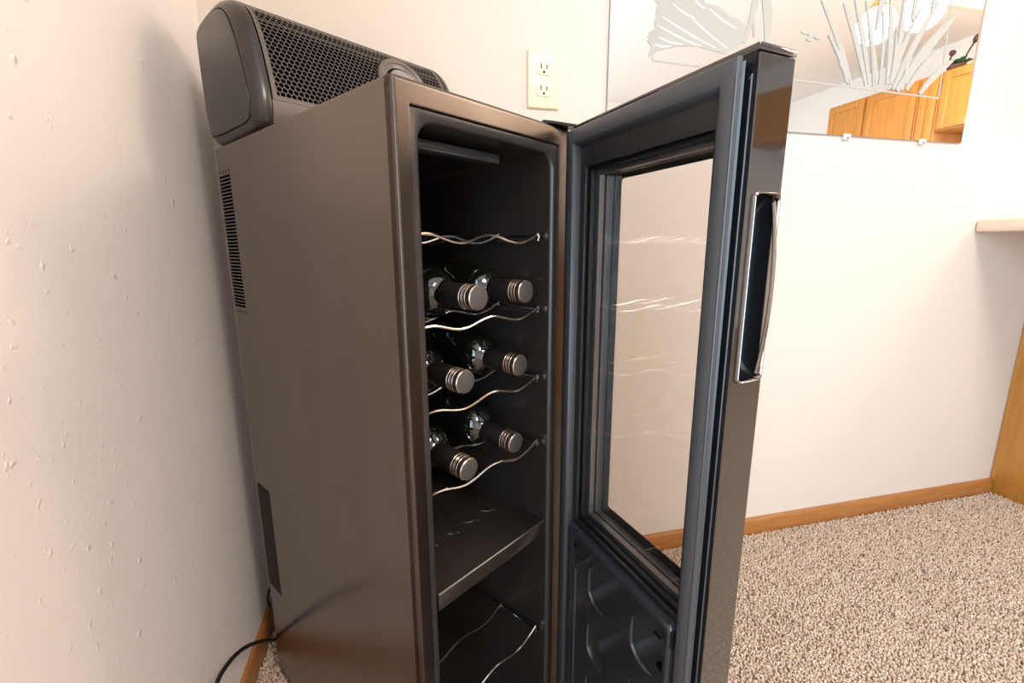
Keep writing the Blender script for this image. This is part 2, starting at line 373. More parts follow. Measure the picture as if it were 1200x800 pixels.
# liner: flange, rounded opening, black tub
OU0, OU1, OZ0, OZ1 = 0.0290, 0.2415, 0.060, 0.9445
ring = lambda u0, u1, z0, z1, r, s: [Vector((x, s, z)) for x, z in rrect(u0, u1, z0, z1, r)]
bm = bmesh.new()
loft(bm, [ring(GU0+0.0007, GU1-0.0007, GZ0+0.0007, GZ1-0.0007, 0.001, 0.0100), ring(GU0+0.0008, GU1-0.0008, GZ0+0.0008, GZ1-0.0008, 0.0012, 0.0024),
          ring(OU0-0.0035, OU1+0.0035, OZ0-0.0035, OZ1+0.0035, 0.0235, 0.0022), ring(OU0-0.0012, OU1+0.0012, OZ0-0.0012, OZ1+0.0012, 0.021, 0.0036),
          ring(OU0, OU1, OZ0, OZ1, 0.020, 0.0075)], caps=(False, False))
obj('flange', bm, m_flange, cooler, smooth=50)
bm = bmesh.new()
loft(bm, [ring(OU0, OU1, OZ0, OZ1, 0.020, 0.0075), ring(OU0, OU1, OZ0, OZ1, 0.020, 0.05), ring(OU0+0.002, OU1-0.002, OZ0, OZ1, 0.020, 0.40), ring(OU0+0.01, OU1-0.01, OZ0+0.01, OZ1-0.01, 0.015, 0.408)], caps=(False, True))
liner = obj('liner', bm, m_liner, cooler, smooth=50)
bm = bmesh.new(); box(bm, OU0+0.001, 0.182, 0.040, 0.062, 0.9285, 0.9395, 0.002)
obj('lamp_cover', bm, mat('lamp_cover', (0.05, 0.05, 0.055), 0.15, spec=0.8), cooler)
RACKS = (0.8420, 0.7440, 0.6465, 0.5470, 0.2268)
def wave(u, z0):
    c = 0.0045*math.cos(2*math.pi*(u-0.0455)/0.0965) - 0.0055
    end = max(0.0, (u-0.215)/0.018); return z0 + c + 0.0035*end*end
for z0 in RACKS:
    bm = bmesh.new()
    for u in (0.0340, 0.2335): tube(bm, [(u, 0.017, z0+0.0008), (u, 0.05, z0-0.0005), (u, 0.37, z0-0.0005)], 0.0016, 8)
    rk = obj('wire_rack', bm, m_chrome, cooler)
    for i, s in enumerate((0.020, 0.095, 0.190, 0.285, 0.360)):
        bm = bmesh.new(); tube(bm, [(u, s, wave(u, z0)) for u in np.linspace(0.033, 0.2350, 40)], 0.00175, 8)
        obj('wire', bm, m_chrome, rk)
    for u in (0.0360, 0.2315):
        bm = bmesh.new(); tube(bm, [(u, 0.0195, z0+0.002), (u, 0.0165, z0-0.001), (u, 0.0185, z0-0.0065)], 0.0016, 6); obj('hook', bm, m_chrome, rk)
    for u0, u1 in ((OU0-0.001, 0.0330), (0.2355, OU1+0.001)):
        obj('rack_ledge', B(u0, u1, 0.022, 0.39, z0-0.0085, z0-0.0028, bev=0.0012), m_liner, cooler)
        bm = bmesh.new(); lathe(bm, [(0.0058, -0.001), (0.0058, 0.0016), (0.004, 0.0030)], (u0+0.001 if u0 < 0.1 else OU1, 0.0148, z0-0.0005), (1 if u0 < 0.1 else -1, 0, 0), 14)
        obj('rack_stud', bm, m_liner, cooler)
# divider shelf between the two zones
bm = bmesh.new(); box(bm, 0.0370, OU1-0.0006, 0.0118, 0.395, 0.3955, 0.4185, 0.0012)
sh = obj('divider_shelf', bm, m_liner, cooler)
for u in (0.075, 0.115, 0.155, 0.195):
    bm = bmesh.new(); tube(bm, catmull([(u, 0.35, 0.4185), (u, 0.13, 0.4185), (u+0.004, 0.10, 0.4186), (u+0.016, 0.092, 0.4186), (u+0.022, 0.11, 0.4185), (u+0.022, 0.35, 0.4185)], 5), 0.0013, 6)
    obj('shelf_rib', bm, m_liner, sh)
bm = bmesh.new(); tube(bm, [(0.0372, 0.0121, 0.4181), (0.241, 0.0121, 0.4181)], 0.0011, 6)  # grey tube painted in as the highlight along the lip
o = obj('shelf_edge_highlight', bm, m_spacer, sh); o['label'] = 'pale strip drawn as the highlight on the front edge'
# top hinge plate
bm = bmesh.new()
prism(bm, [(0.222, 0.004), (0.236, -0.003), (0.268, -0.014), (0.292, -0.030), (0.292, -0.016), (0.274, 0.004), (0.262, 0.022), (0.235, 0.022)], lambda a, b, h: Vector((a, b, h)), 0.9783, 0.9815)
hg = obj('hinge', bm, m_black, cooler)
bm = bmesh.new(); lathe(bm, [(0.005, 0), (0.005, 0.002), (0.003, 0.0032)], (0.246, 0.010, 0.9815), (0, 0, 1), 14); obj('screw', bm, m_chrome, hg)
bm = bmesh.new(); lathe(bm, [(0.004, 0), (0.004, 0.006)], (0.2780, -0.0120, 0.9755), (0, 0, 1), 14); obj('hinge_pin', bm, m_chrome, hg)
# power cord: out from behind the cooler and round the corner of the picture; and a loop behind
def to_local(p):
    v = Vector(p)-cooler.location; c, s_ = math.cos(-RZ), math.sin(-RZ); return Vector((v.x*c-v.y*s_, v.x*s_+v.y*c, v.z))
bm = bmesh.new()
tube(bm, [to_local(p) for p in catmull([(0.150, -0.065, 0.10), (0.085, -0.070, 0.060), (0.047, -0.115, 0.042), (0.042, -0.205, 0.118), (0.042, -0.272, 0.172), (0.041, -0.322, 0.203), (0.040, -0.361, 0.218), (0.040, -0.386, 0.222), (0.040, -0.430, 0.212), (0.042, -0.50, 0.16), (0.047, -0.56, 0.07), (0.06, -0.62, 0.012), (0.09, -0.72, 0.011)], 8)], 0.0033, 10)
obj('power_cord', bm, m_cord, cooler)
bm = bmesh.new()
tube(bm, [to_local(p) for p in catmull([(0.085, 0.0-0.02, 0.15), (0.050, -0.035, 0.125), (0.032, -0.070, 0.135), (0.030, -0.100, 0.140), (0.030, -0.1135, 0.128), (0.030, -0.105, 0.106), (0.032, -0.085, 0.086), (0.045, -0.055, 0.072), (0.08, -0.03, 0.07)], 8)], 0.0026, 8)
obj('cord_loop', bm, m_cord, cooler)

# ---- the door (door axes: x from hinge to handle, y through the thickness to the outer face, z up)
DW, DT, DZ0, DZ1 = 0.262, 0.041, 0.030, 0.9775
rel = Matrix.Translation(to_local((0.5460, -0.4264, 0.0))) @ Matrix.Rotation(math.radians(-79.9)-RZ, 4, 'Z')
PW0, PW1, PZ0, PZ1 = 0.030, 0.232, 0.446, 0.924
bm = bmesh.new()
rq = lambda x0, x1, z0, z1, n: [Vector(p) for p in ((x0, n, z0), (x1, n, z0), (x1, n, z1), (x0, n, z1))]
loft(bm, [rq(0, DW, DZ0, DZ1-0.0055, 0), rq(0, DW, DZ0, DZ1-0.0055, DT-0.004), rq(PW0, PW1, PZ0, PZ1, DT-0.004), rq(PW0, PW1, PZ0, PZ1, 0)], closed_path=True)
door = obj('door', bm, m_black, cooler, smooth=0); door.matrix_local = rel
def dpart(name, bm, m, smooth=40, label=None):
    o = obj(name, bm, m, door, smooth)
    if label: o['label'] = label
    return o
# glossy edge of the handle side, with the pocket cut in it
HZ0, HZ1, HN0, HN1 = 0.709, 0.870, 0.0075, 0.0385
es = obj('edge_strip', B(DW, DW+0.0022, 0.0012, DT, DZ0, DZ1-0.0065, bev=0.0008), m_gloss, door)
cb = bmesh.new()
loft(cb, [[Vector((DW-0.020, y, z)) for y, z in rrect(HN0+0.002, HN1-0.002, HZ0+0.002, HZ1-0.002, 0.004)], [Vector((DW+0.01, y, z)) for y, z in rrect(HN0+0.002, HN1-0.002, HZ0+0.002, HZ1-0.002, 0.004)]])
es.parent = None; cut(es, cb.copy(), 0); es.parent = door
dm = obj('tmp_body', B(0, 0.001, 0, 0.001, 0, 0.001), m_black); dm.data = door.data.copy()
cut(dm, cb, 0); door.data = dm.data; bpy.data.objects.remove(dm)
dpart('top_cap', B(-0.001, DW+0.0030, -0.0006, DT+0.0010, DZ1-0.0060, DZ1, bev=0.0015), m_gloss)
dpart('front_glass', B(0.0, DW+0.0010, DT-0.0038, DT, DZ0, DZ1-0.0065), m_glass, 0)
# black printed border behind the front glass
def flat_ring(bm, o_, i_, n0, n1, r_o=0.001, r_i=0.001):
    A = [rrect(*o_, r_o, 2), rrect(*i_, r_i, 2)]
    loft(bm, [[Vector((x, n0, z)) for x, z in A[0]], [Vector((x, n1, z)) for x, z in A[0]], [Vector((x, n1, z)) for x, z in A[1]], [Vector((x, n0, z)) for x, z in A[1]]], closed_path=True)
bm = bmesh.new(); flat_ring(bm, (PW0-0.02, PW1+0.02, PZ0-0.02, PZ1+0.02), (0.0535, 0.2085, 0.4675, 0.9085), 0.0360, 0.0370, r_i=0.003)
dpart('printed_border', bm, m_gloss)
dpart('inner_pane', B(PW0+0.0005, PW1-0.0005, 0.0105, 0.0135, PZ0+0.0005, PZ1-0.0005), m_glass, 0)
bm = bmesh.new()
flat_ring(bm, (PW0+0.0005, PW1-0.0005, PZ0+0.0005, PZ1-0.0005), (PW0+0.010, PW1-0.010, PZ0+0.010, PZ1-0.010), 0.0140, 0.0215)
flat_ring(bm, (PW0+0.0005, PW1-0.0005, PZ0+0.0005, PZ1-0.0005), (PW0+0.010, PW1-0.010, PZ0+0.010, PZ1-0.010), 0.0245, 0.0355)
dpart('spacer', bm, m_spacer)
bm = bmesh.new(); flat_ring(bm, (PW0+0.001, PW1-0.001, PZ0+0.001, PZ1-0.001), (PW0+0.006, PW1-0.006, PZ0+0.006, PZ1-0.006), 0.0216, 0.0244); dpart('spacer_groove', bm, m_void)
# inner trim round the window: stepped plastic
bm = bmesh.new(); flat_ring(bm, (0.0205, 0.2365, PZ0-0.003, 0.951), (PW0+0.002, PW1-0.002, PZ0+0.001, PZ1-0.001), -0.0022, 0.0015, r_i=0.002)
dpart('window_trim', bm, m_trim)
bm = bmesh.new(); flat_ring(bm, (PW0+0.0022, PW1-0.0022, PZ0+0.0012, PZ1-0.0012), (PW0+0.0060, PW1-0.0060, PZ0+0.0050, PZ1-0.0050), 0.0040, 0.0100, r_i=0.002)
dpart('pane_seal', bm, m_black)
# gasket: soft magnetic seal all the way round, mitred
G0, G1, GA, GB = 0.0005, 0.2575, DZ0+0.006, 0.9690
gp = [(0.005, 0.0), (0.002, -0.0030), (0.0045, -0.0055), (0.0005, -0.0080), (0.0005, -0.0112), (0.0018, -0.0122), (0.0160, -0.0122), (0.0180, -0.0110), (0.0205, -0.0030), (0.0215, 0.0)]
bm = bmesh.new()
for a, b in (((0, 0), (0, 1)), ((0, 1), (1, 1)), ((1, 1), (1, 0)), ((1, 0), (0, 0))):
    P_ = lambda c, d, n: Vector((G0+d if c[0] == 0 else G1-d, n, GA+d if c[1] == 0 else GB-d))
    loft(bm, [[P_(a, d, n) for d, n in gp], [P_(b, d, n) for d, n in gp]])
dpart('gasket', bm, m_gasket, 55)
bm = bmesh.new()
for d, n in ((0.0024, -0.0125), (0.0068, -0.0042)):
    tube(bm, [(G1-d+0.0015, n, GA+0.01), (G1-d+0.0015, n, GB-0.012)], 0.0011, 6)
tube(bm, [(0.2600, -0.0004, DZ0+0.01), (0.2600, -0.0004, 0.956), (0.2592, -0.0006, 0.9535), (0.2575, -0.0006, 0.953)], 0.0009, 6)
dpart('gasket_bead', bm, m_gasket)
# formed lower panel with raised ribs
LW0, LW1, LZ0, LZ1 = 0.0260, 0.2330, 0.062, 0.4395
bm = bmesh.new()
rr = lambda d, n: [Vector((x, n, z)) for x, z in rrect(LW0+d, LW1-d, LZ0+d, LZ1-d, 0.006)]
loft(bm, [rr(0, 0.0002), rr(0, -0.0095), rr(0.0015, -0.0115), rr(0.0085, -0.0115), rr(0.0115, -0.0088)], caps=(False, True))
dpart('lower_panel', bm, m_panel, 50)
NF = -0.0088
for k, zt in enumerate((0.402, 0.315, 0.228, 0.141)):
    for w0 in (0.0800, 0.1700):
        bm = bmesh.new()
        pts = [(w0, NF, zt), (w0, NF, zt-0.030), (w0+0.004, NF, zt-0.040), (w0+0.013, NF, zt-0.0465), (w0+0.026, NF, zt-0.0485), (w0+0.038, NF, zt-0.0470)]
        P5 = catmull(pts, 6); tube(bm, P5, [0.0036*min(1, 0.25+i/5, 0.2+(len(P5)-1-i)/9) for i in range(len(P5))], 10)
        dpart('embossed_rib', bm, m_panel)
bm = bmesh.new(); P5 = catmull([(0.0445, NF, 0.10), (0.0445, NF, 0.355), (0.0460, NF, 0.378), (0.0540, NF, 0.395), (0.0690, NF, 0.4040)], 8); tube(bm, P5, 0.0024, 8); dpart('embossed_rib', bm, m_panel)
for x, z, r in ((0.0435, 0.4125, 0.0024), (0.2190, 0.379, 0.0050)):
    bm = bmesh.new(); lathe(bm, [(r, 0), (r, 0.0012), (r*0.5, 0.0016)], (x, NF, z), (0, -1, 0), 14); dpart('screw', bm, m_void)
dpart('clip_slot', B(0.2060, 0.2165, NF-0.0010, NF+0.0008, 0.4105, 0.4130, bev=0.0005), m_void)
dpart('trim_clip', B(LW1-0.0012, LW1+0.0025, -0.0110, -0.0010, 0.4150, 0.4350, bev=0.0006), m_black)
# pocket handle: bright surround, dark scoop, curved pull lip
yz = lambda d, r: rrect(HN0+d, HN1-d, HZ0+d, HZ1-d, r)
bm = bmesh.new()
loft(bm, [[Vector((DW+0.0022, y, z)) for y, z in yz(0.0, 0.0035)], [Vector((DW+0.0046, y, z)) for y, z in yz(0.0004, 0.0035)], [Vector((DW+0.0052, y, z)) for y, z in yz(0.0010, 0.004)],
          [Vector((DW+0.0046, y, z)) for y, z in yz(0.0019, 0.005)], [Vector((DW+0.0010, y, z)) for y, z in yz(0.0030, 0.006)]], caps=(False, False))
hd = dpart('handle', bm, m_dchrome, label='shiny dark recessed pull handle')
bm = bmesh.new()
sc = []
for t in np.linspace(0, 1, 9):
    d = 0.0030 + 0.006*(1-math.cos(t*math.pi/2)); x = DW+0.0010 - 0.0175*math.sin(t*math.pi/2)
    sc.append([Vector((x, y, z)) for y, z in rrect(HN0+min(d, 0.0105), HN1-min(d, 0.0105), HZ0+0.0030+0.020*(1-math.cos(t*math.pi/2)), HZ1-0.0030-0.020*(1-math.cos(t*math.pi/2)), 0.0045)])
loft(bm, sc, caps=(False, True))
dpart('handle_scoop', bm, m_black)
bm = bmesh.new(); tube(bm, [(DW+0.0046+0.004*math.sin(math.pi*t), HN1-0.0055-0.003*abs(1-2*t)**3, HZ0+0.008+(HZ1-HZ0-0.016)*t) for t in np.linspace(0, 1, 24)], 0.0017, 8)
dpart('pull_lip', bm, m_dchrome)

# ------------------------------------------------------------------ wine bottles lying in the racks
def L2W(p):
    c, s_ = math.cos(RZ), math.sin(RZ); return Vector((cooler.location.x+p[0]*c-p[1]*s_, cooler.location.y+p[0]*s_+p[1]*c, p[2]))
def bottle_parts(root):
    ax, o = (0, 1, 0), (0, 0, 0)
    bm = bmesh.new(); R = 0.0346
    lathe(bm, [(0.0128, 0.045), (0.0136, 0.050), (0.0139, 0.058), (0.0150, 0.0605), (0.0185, 0.0625), (0.0235, 0.0665), (0.0280, 0.0725), (0.0315, 0.080), (0.0337, 0.089), (0.0346, 0.100), (R, 0.120), (R, 0.288), (0.0335, 0.296), (0.028, 0.300), (0.015, 0.294), (0.002, 0.286)], o, ax, 32)
    obj('bottle_glass', bm, m_bottle, root)
    bm = bmesh.new(); lathe(bm, [(0.0147, 0.021), (0.0150, 0.022), (0.0149, 0.052), (0.0145, 0.0565), (0.0137, 0.057)], o, ax, 28)
    sl = obj('cap_sleeve', bm, m_sleeve, root)
    bm = bmesh.new()
    for a, b, rr_ in ((0.0004, 0.0068, 0.0150), (0.0088, 0.0106, 0.0150), (0.0130, 0.0139, 0.0149), (0.0152, 0.0161, 0.0149), (0.0188, 0.0206, 0.0151)):
        e = (b-a)*0.22
        lathe(bm, [(0.0138, a), (rr_-e, a), (rr_, a+e), (rr_, b-e), (rr_-e, b), (0.0138, b)], o, ax, 28)
    obj('screw_cap', bm, m_capr, root)
    bm = bmesh.new(); lathe(bm, [(0.0141, 0.0045), (0.0141, 0.0215)], o, ax, 28); obj('cap_groove', bm, m_sleeve, root)
    bm = bmesh.new(); lathe(bm, [(0.0126, -0.0002), (0.0138, 0.0002), (0.0139, 0.0010)], o, ax, 28); obj('cap_top', bm, m_cap, root)
BOT = ((0.1035, 0.0010, 0.7706, 0.4, 'left bottle of the upper pair, its cap sticking out furthest'),
       (0.1985, 0.0105, 0.7702, 0.2, 'right bottle of the upper pair, under the empty wire rack'),
       (0.0970, 0.0195, 0.6690, 1.0, 'left bottle of the middle pair, lying on the middle rack'),
       (0.2000, 0.0215, 0.6690, 1.0, 'right bottle of the middle pair, by the liner wall'),
       (0.0975, 0.0175, 0.5560, 4.2, 'left bottle of the lowest pair, neck down on the wire'),
       (0.1950, 0.0255, 0.5560, 4.2, 'right bottle of the lowest pair, above the divider shelf'))
proto = None
for u, s, z, tilt, lab in BOT:
    if proto is None:
        r = empty('wine_bottle', (0, 0, 0)); bottle_parts(r); proto = r
    else:
        r = proto.copy(); C.objects.link(r)
        for ch in proto.children:
            c_ = ch.copy(); C.objects.link(c_); c_.parent = r
    r.rotation_euler = (math.radians(tilt), 0, RZ); r.location = L2W((u, s, z))
    tag(r, 'dark screw cap bottle, ' + lab, 'bottle', 'wine bottles lying in the cooler')

# ------------------------------------------------------------------ the speaker on top
SB = Vector((0.190, 0.42, 0.9785))
spk = tag(empty('speaker', L2W(SB), RZ), 'dark grey speaker with honeycomb grille lying on top of the wine cooler', 'speaker')
P0 = [(0.352, 0.9790), (0.326, 0.9840), (0.3130, 0.9990), (0.3110, 1.0250), (0.3200, 1.0620), (0.3360, 1.1060), (0.3560, 1.1400), (0.3850, 1.1620), (0.4250, 1.1690), (0.4900, 1.1660), (0.5120, 1.1560), (0.5190, 1.1350), (0.5170, 1.0500), (0.5090, 1.0080), (0.4900, 0.9850), (0.4500, 0.9790)]
Pc = catmull([(a, b, 0) for a, b in P0+P0[:1]], 4)[:-1]; PR = [(v.x, v.y) for v in Pc]
cs_, cz_ = 0.420, 1.070
ORI = 1 if sum(a[0]*b[1]-b[0]*a[1] for a, b in zip(PR, PR[1:]+PR[:1])) > 0 else -1   # inward side of the outline
def pring(u, d):   # profile pulled inward by about d
    out = []
    n = len(PR)
    for i, (s, z) in enumerate(PR):
        a, b = PR[i-1], PR[(i+1) % n]; t = Vector((b[0]-a[0], b[1]-a[1])).normalized(); nn = Vector((-t.y, t.x))
        if ORI < 0: nn = -nn
        out.append(Vector((u, s+nn.x*d, z+nn.y*d)) - SB)
    return out
U0, U1 = 0.0005, 0.3790
bm = bmesh.new()
loft(bm, [pring(U0+0.0035, 0.0160), pring(U0+0.0015, 0.0148), pring(U0+0.0018, 0.0125), pring(U0+0.006, 0.0060), pring(U0+0.014, 0.0015), pring(U0+0.022, 0.0), pring(U0+0.024, 0.0010), pring(U0+0.0245, 0.0040),
          pring(U1-0.0245, 0.0040), pring(U1-0.024, 0.0010), pring(U1-0.022, 0.0), pring(U1-0.014, 0.0015), pring(U1-0.006, 0.006), pring(U1-0.0018, 0.0125), pring(U1-0.0035, 0.016)])
obj('speaker_body', bm, m_speaker, spk, smooth=50)
for u, k in ((U0, 1), (U1, -1)):
    bm = bmesh.new(); loft(bm, [pring(u+k*0.0035, 0.0165), pring(u+k*0.0004, 0.0168), pring(u, 0.0185), pring(u-k*0.0003, 0.0215)])
    obj('end_plate', bm, m_speaker, spk, smooth=50)
# shell of the back, top and underside between the end caps
i0 = min(range(len(PR)), key=lambda i: (PR[i][0]-0.326)**2+(PR[i][1]-0.984)**2); i1 = min(range(len(PR)), key=lambda i: (PR[i][0]-0.400)**2+(PR[i][1]-1.166)**2)
idx = list(range(i1, len(PR))) + list(range(0, i0+3))
def strip(bm, ids, ua, ub, d0, d1):
    A = pring(ua, d0); Bq = pring(ub, d0); A2 = pring(ua, d1); B2 = pring(ub, d1)
    loft(bm, [[A[i] for i in ids]+[A2[i] for i in reversed(ids)], [Bq[i] for i in ids]+[B2[i] for i in reversed(ids)]])
bm = bmesh.new(); strip(bm, idx, U0+0.0246, U1-0.0246, 0.0002, 0.0040); obj('rear_shell', bm, m_speaker, spk, smooth=60)
# grille arc, by arc length along the front
arc = [Vector((s, z)) for s, z in PR[i0+3:i1+1]]
cum = [0.0]
for a, b in zip(arc, arc[1:]): cum.append(cum[-1]+(b-a).length)
def on_arc(b, d):
    b = min(max(b, 0), cum[-1]); k = max(i for i in range(len(cum)-1) if cum[i] <= b+1e-9)
    t = (b-cum[k])/(cum[k+1]-cum[k]); p = arc[k].lerp(arc[k+1], t); tg = (arc[k+1]-arc[k]).normalized(); nn = Vector((tg.y, -tg.x))
    if nn.dot(Vector((cs_, cz_))-p) < 0: nn = -nn
    return p + nn*d
def gfn(a, b, d): p = on_arc(b, d+0.0004); return Vector((a, p.x, p.y)) - SB
RU, RB_, RR = 0.2560, cum[-1]*0.50, 0.0490
ga0, ga1 = U0+0.026, U1-0.026
gb0, gb1 = 0.0300, cum[-1]-0.004
GP = 0.0076
bm = bmesh.new()
honeycomb(bm, ga0+0.003, ga1-0.003, gb0+0.002, gb1, GP, 0.86, gfn, keep=lambda a, b: (a-RU)**2+(b-RB_)**2 > (RR+0.001)**2, th=0.0004)
for a_, b_, n0, n1 in ((ga0, ga0+0.0062, gb0, gb1), (ga1-0.0072, ga1, gb0, gb1)):
    loft(bm, [[gfn(x, y, 0.0) for x in (a_, b_)] for y in np.linspace(n0, n1, 14)], closed_ring=False)
for y0, y1 in ((gb0, gb0+0.0062), (gb1-0.0060, gb1)):
    loft(bm, [[gfn(x, y0, 0), gfn(x, y1, 0)] for x in np.linspace(ga0, ga1, 20)], closed_ring=False)
obj('grille', bm, m_grille, spk, smooth=50)
bm = bmesh.new(); loft(bm, [[gfn(x, y, 0.0034) for x in (ga0, ga1)] for y in np.linspace(gb0, cum[-1], 16)], closed_ring=False); obj('grille_backing', bm, m_void, spk)
# chin under the grille, its lighter grey standing for reflected wall light
bm = bmesh.new()
loft(bm, [[gfn(x, y, -0.0002) for y in np.linspace(0.0, gb0-0.0006, 5)] + [gfn(x, y, 0.004) for y in np.linspace(gb0-0.0006, 0.0, 5)] for x in (U0+0.0248, U1-0.0248)])
obj('chin', bm, m_ring, spk, smooth=50)
# ring and dial set into the grille
q0, q1 = on_arc(RB_, 0), on_arc(RB_+0.01, 0); tg = (q1-q0).normalized(); cN = Vector((0, -tg.y, tg.x)); 
if cN.y > 0: cN = -cN
cO = Vector((RU, q0.x, q0.y)) - SB
bm = bmesh.new(); lathe(bm, [(RR, -0.004), (RR, 0.0020), (RR-0.002, 0.0042), (RR-0.006, 0.0050), (RR-0.008, 0.0040), (RR-0.009, 0.0022), (RR-0.014, 0.0010), (RR-0.0155, 0.0), (RR-0.0155, -0.003)], cO, cN, 48, caps=(False, False)); obj('dial_ring', bm, m_ring, spk)
bm = bmesh.new(); lathe(bm, [(RR-0.0150, -0.0028), (0.0005, -0.0028)], cO, cN, 32, caps=(False, False)); obj('dial_well', bm, m_void, spk)
bm = bmesh.new(); lathe(bm, [(0.0295, -0.0027), (0.0295, 0.0025), (0.0275, 0.0042), (0.023, 0.0034), (0.001, 0.0024)], cO, cN, 36); obj('dial', bm, m_knob, spk)

# ------------------------------------------------------------------ outlet
ot = tag(empty('wall_outlet', (0.6379, 0.0, 1.1156)), 'ivory duplex outlet plate on the cream wall left of the mirror', 'outlet')
bm = bmesh.new(); R_ = lambda d, y: [Vector((x, y, z)) for x, z in rrect(-0.035+d, 0.035-d, d, 0.114-d, 0.004)]
loft(bm, [R_(0, -0.0004), R_(0.0002, -0.0030), R_(0.0020, -0.0052), R_(0.0040, -0.0058)]); obj('cover_plate', bm, m_ivory, ot)
for zc in (0.0775, 0.0365):
    pol = [(0.0172*math.cos(a), max(-0.0125, min(0.0125, 0.0172*math.sin(a)))) for a in np.linspace(0, 2*math.pi, 32, endpoint=False)]
    gv = bmesh.new(); prism(gv, [(x*1.035, z*1.035+zc) for x, z in pol], lambda x, z, h: Vector((x, h, z)), -0.0050, -0.0060)
    rc = obj('receptacle_gap', gv, m_tan, ot)
    bm = bmesh.new(); prism(bm, [(x, z+zc) for x, z in pol], lambda x, z, h: Vector((x, h, z)), -0.0050, -0.0072); rec = obj('receptacle', bm, m_ivory, ot)
    for x, h in ((-0.0063, 0.0090), (0.0063, 0.0072)): obj('slot', B(x-0.0012, x+0.0012, -0.0076, -0.0060, zc+0.0005-0.001, zc+h), m_hole, rec, smooth=0)
    bm = bmesh.new(); lathe(bm, [(0.0026, 0), (0.0026, 0.0016)], (0, -0.0060, zc-0.0068), (0, -1, 0), 12); obj('ground_hole', bm, m_hole, rec)
bm = bmesh.new(); lathe(bm, [(0.0030, 0), (0.0030, 0.0008), (0.0018, 0.0014)], (0, -0.0057, 0.057), (0, -1, 0), 12); obj('screw', bm, m_ivory, ot)

# ------------------------------------------------------------------ etched wall mirror
MX0, MX1, MZ0, MZ1 = 0.784, 1.838, 1.103, 2.05
mir = tag(empty('wall_mirror', (1.311, 0.0, MZ0)), 'frameless wall mirror etched with a long tailed bird and reeds', 'mirror')
mo = Vector((1.311, 0.0, MZ0))
mp_ = lambda x, z, y: Vector((x, y, z)) - mo
bm = bmesh.new(); box(bm, MX0-1.311, MX1-1.311, -0.0060, -0.0005, 0, MZ1-MZ0, mi=0)
for f in bm.faces:
    if f.normal.y > -0.5: f.material_index = 1
bm.normal_update()
for f in bm.faces: f.material_index = 0 if abs(f.calc_center_median().y+0.006) < 1e-5 else 1
obj('mirror_glass', bm, [m_mirror, m_medge], mir, smooth=0)
Y0, Y1 = -0.0061, -0.0066
etch_n = [0]
def etch(name, poly):
    etch_n[0] += 1; y1 = Y1 - 0.00004*etch_n[0]
    bm = bmesh.new(); loft(bm, [[mp_(x, z, Y0) for x, z in poly], [mp_(x, z, y1) for x, z in poly]]); return obj(name, bm, m_etch, mir, smooth=0)
# border lines
def bar(p, q, wd):
    p, q = Vector(p), Vector(q); d = (q-p).normalized(); n = Vector((-d.y, d.x))*wd/2; return [tuple(p+n), tuple(p-n), tuple(q-n), tuple(q+n)]
etch('etched_border', bar((0.888, 1.229), (1.010, 1.227), 0.0035)); etch('etched_border', bar((0.888, 1.229), (0.8875, 1.243), 0.003))
etch('etched_border', bar((1.17, 1.221), (1.731, 1.209), 0.0035)); etch('etched_border', bar((1.730, 1.209), (1.716, 1.50), 0.0035)); etch('etched_border', bar((1.716, 1.50), (1.716, 1.95), 0.0035)); etch('etched_border', bar((0.90, 1.95), (1.716, 1.95), 0.0035))
# the bird: tail and wing feathers, then body, neck and head
def feather(a, b, wd, bend=0.0, n=10, tip=0.25):
    a, b = Vector(a), Vector(b); d = b-a; nn = Vector((-d.y, d.x)).normalized(); L, R = [], []
    for i in range(n+1):
        t = i/n; p = a + d*t + nn*bend*math.sin(math.pi*t); ww = wd*0.5*min(1.0, 0.45+t*1.2)*(1 if t < 1-tip else math.sqrt(max(0.02, 1-((t-1+tip)/tip)**2)))
        L.append(tuple(p+nn*ww)); R.append(tuple(p-nn*ww))
    return L + R[::-1]
etch('etched_wing', [(0.872, 1.362), (0.893, 1.340), (0.890, 1.326), (0.891, 1.314), (0.887, 1.305), (0.890, 1.293), (0.883, 1.288), (0.875, 1.284), (0.879, 1.279), (0.872, 1.275), (0.877, 1.271), (0.872, 1.265), (0.879, 1.261), (0.884, 1.255), (0.879, 1.247), (0.878, 1.232), (0.884, 1.240), (0.903, 1.249), (0.924, 1.256), (0.946, 1.262),
    (0.975, 1.265), (0.996, 1.267), (1.020, 1.264), (1.037, 1.262), (1.07, 1.258), (1.103, 1.276), (1.128, 1.300), (1.119, 1.315), (1.108, 1.326), (1.095, 1.333), (1.076, 1.334), (1.060, 1.345), (1.038, 1.353), (1.010, 1.354), (0.995, 1.372), (0.960, 1.396), (0.915, 1.412), (0.880, 1.410)])
for a, b in (((0.896, 1.300), (1.005, 1.268)), ((0.905, 1.318), (1.045, 1.268)), ((0.930, 1.345), (0.985, 1.322)), ((0.970, 1.328), (1.075, 1.270)), ((0.985, 1.358), (1.010, 1.344)), ((1.020, 1.345), (1.095, 1.312)), ((0.900, 1.276), (0.960, 1.268)), ((0.890, 1.262), (0.930, 1.262)), ((0.935, 1.385), (0.990, 1.362))):
    o = etch('etched_feather', feather(b, a, 0.0034, 0.003, 8, 0.6)); o.data.materials[0] = m_eline
etch('etched_neck', feather((1.118, 1.285), (1.140, 1.46), 0.018, -0.010, 14))
etch('etched_leaf', feather((1.180, 1.285), (1.145, 1.43), 0.026, -0.010, 12, 0.8))
etch('etched_leaf', feather((1.143, 1.30), (1.133, 1.36), 0.008, 0.0, 8, 0.6))
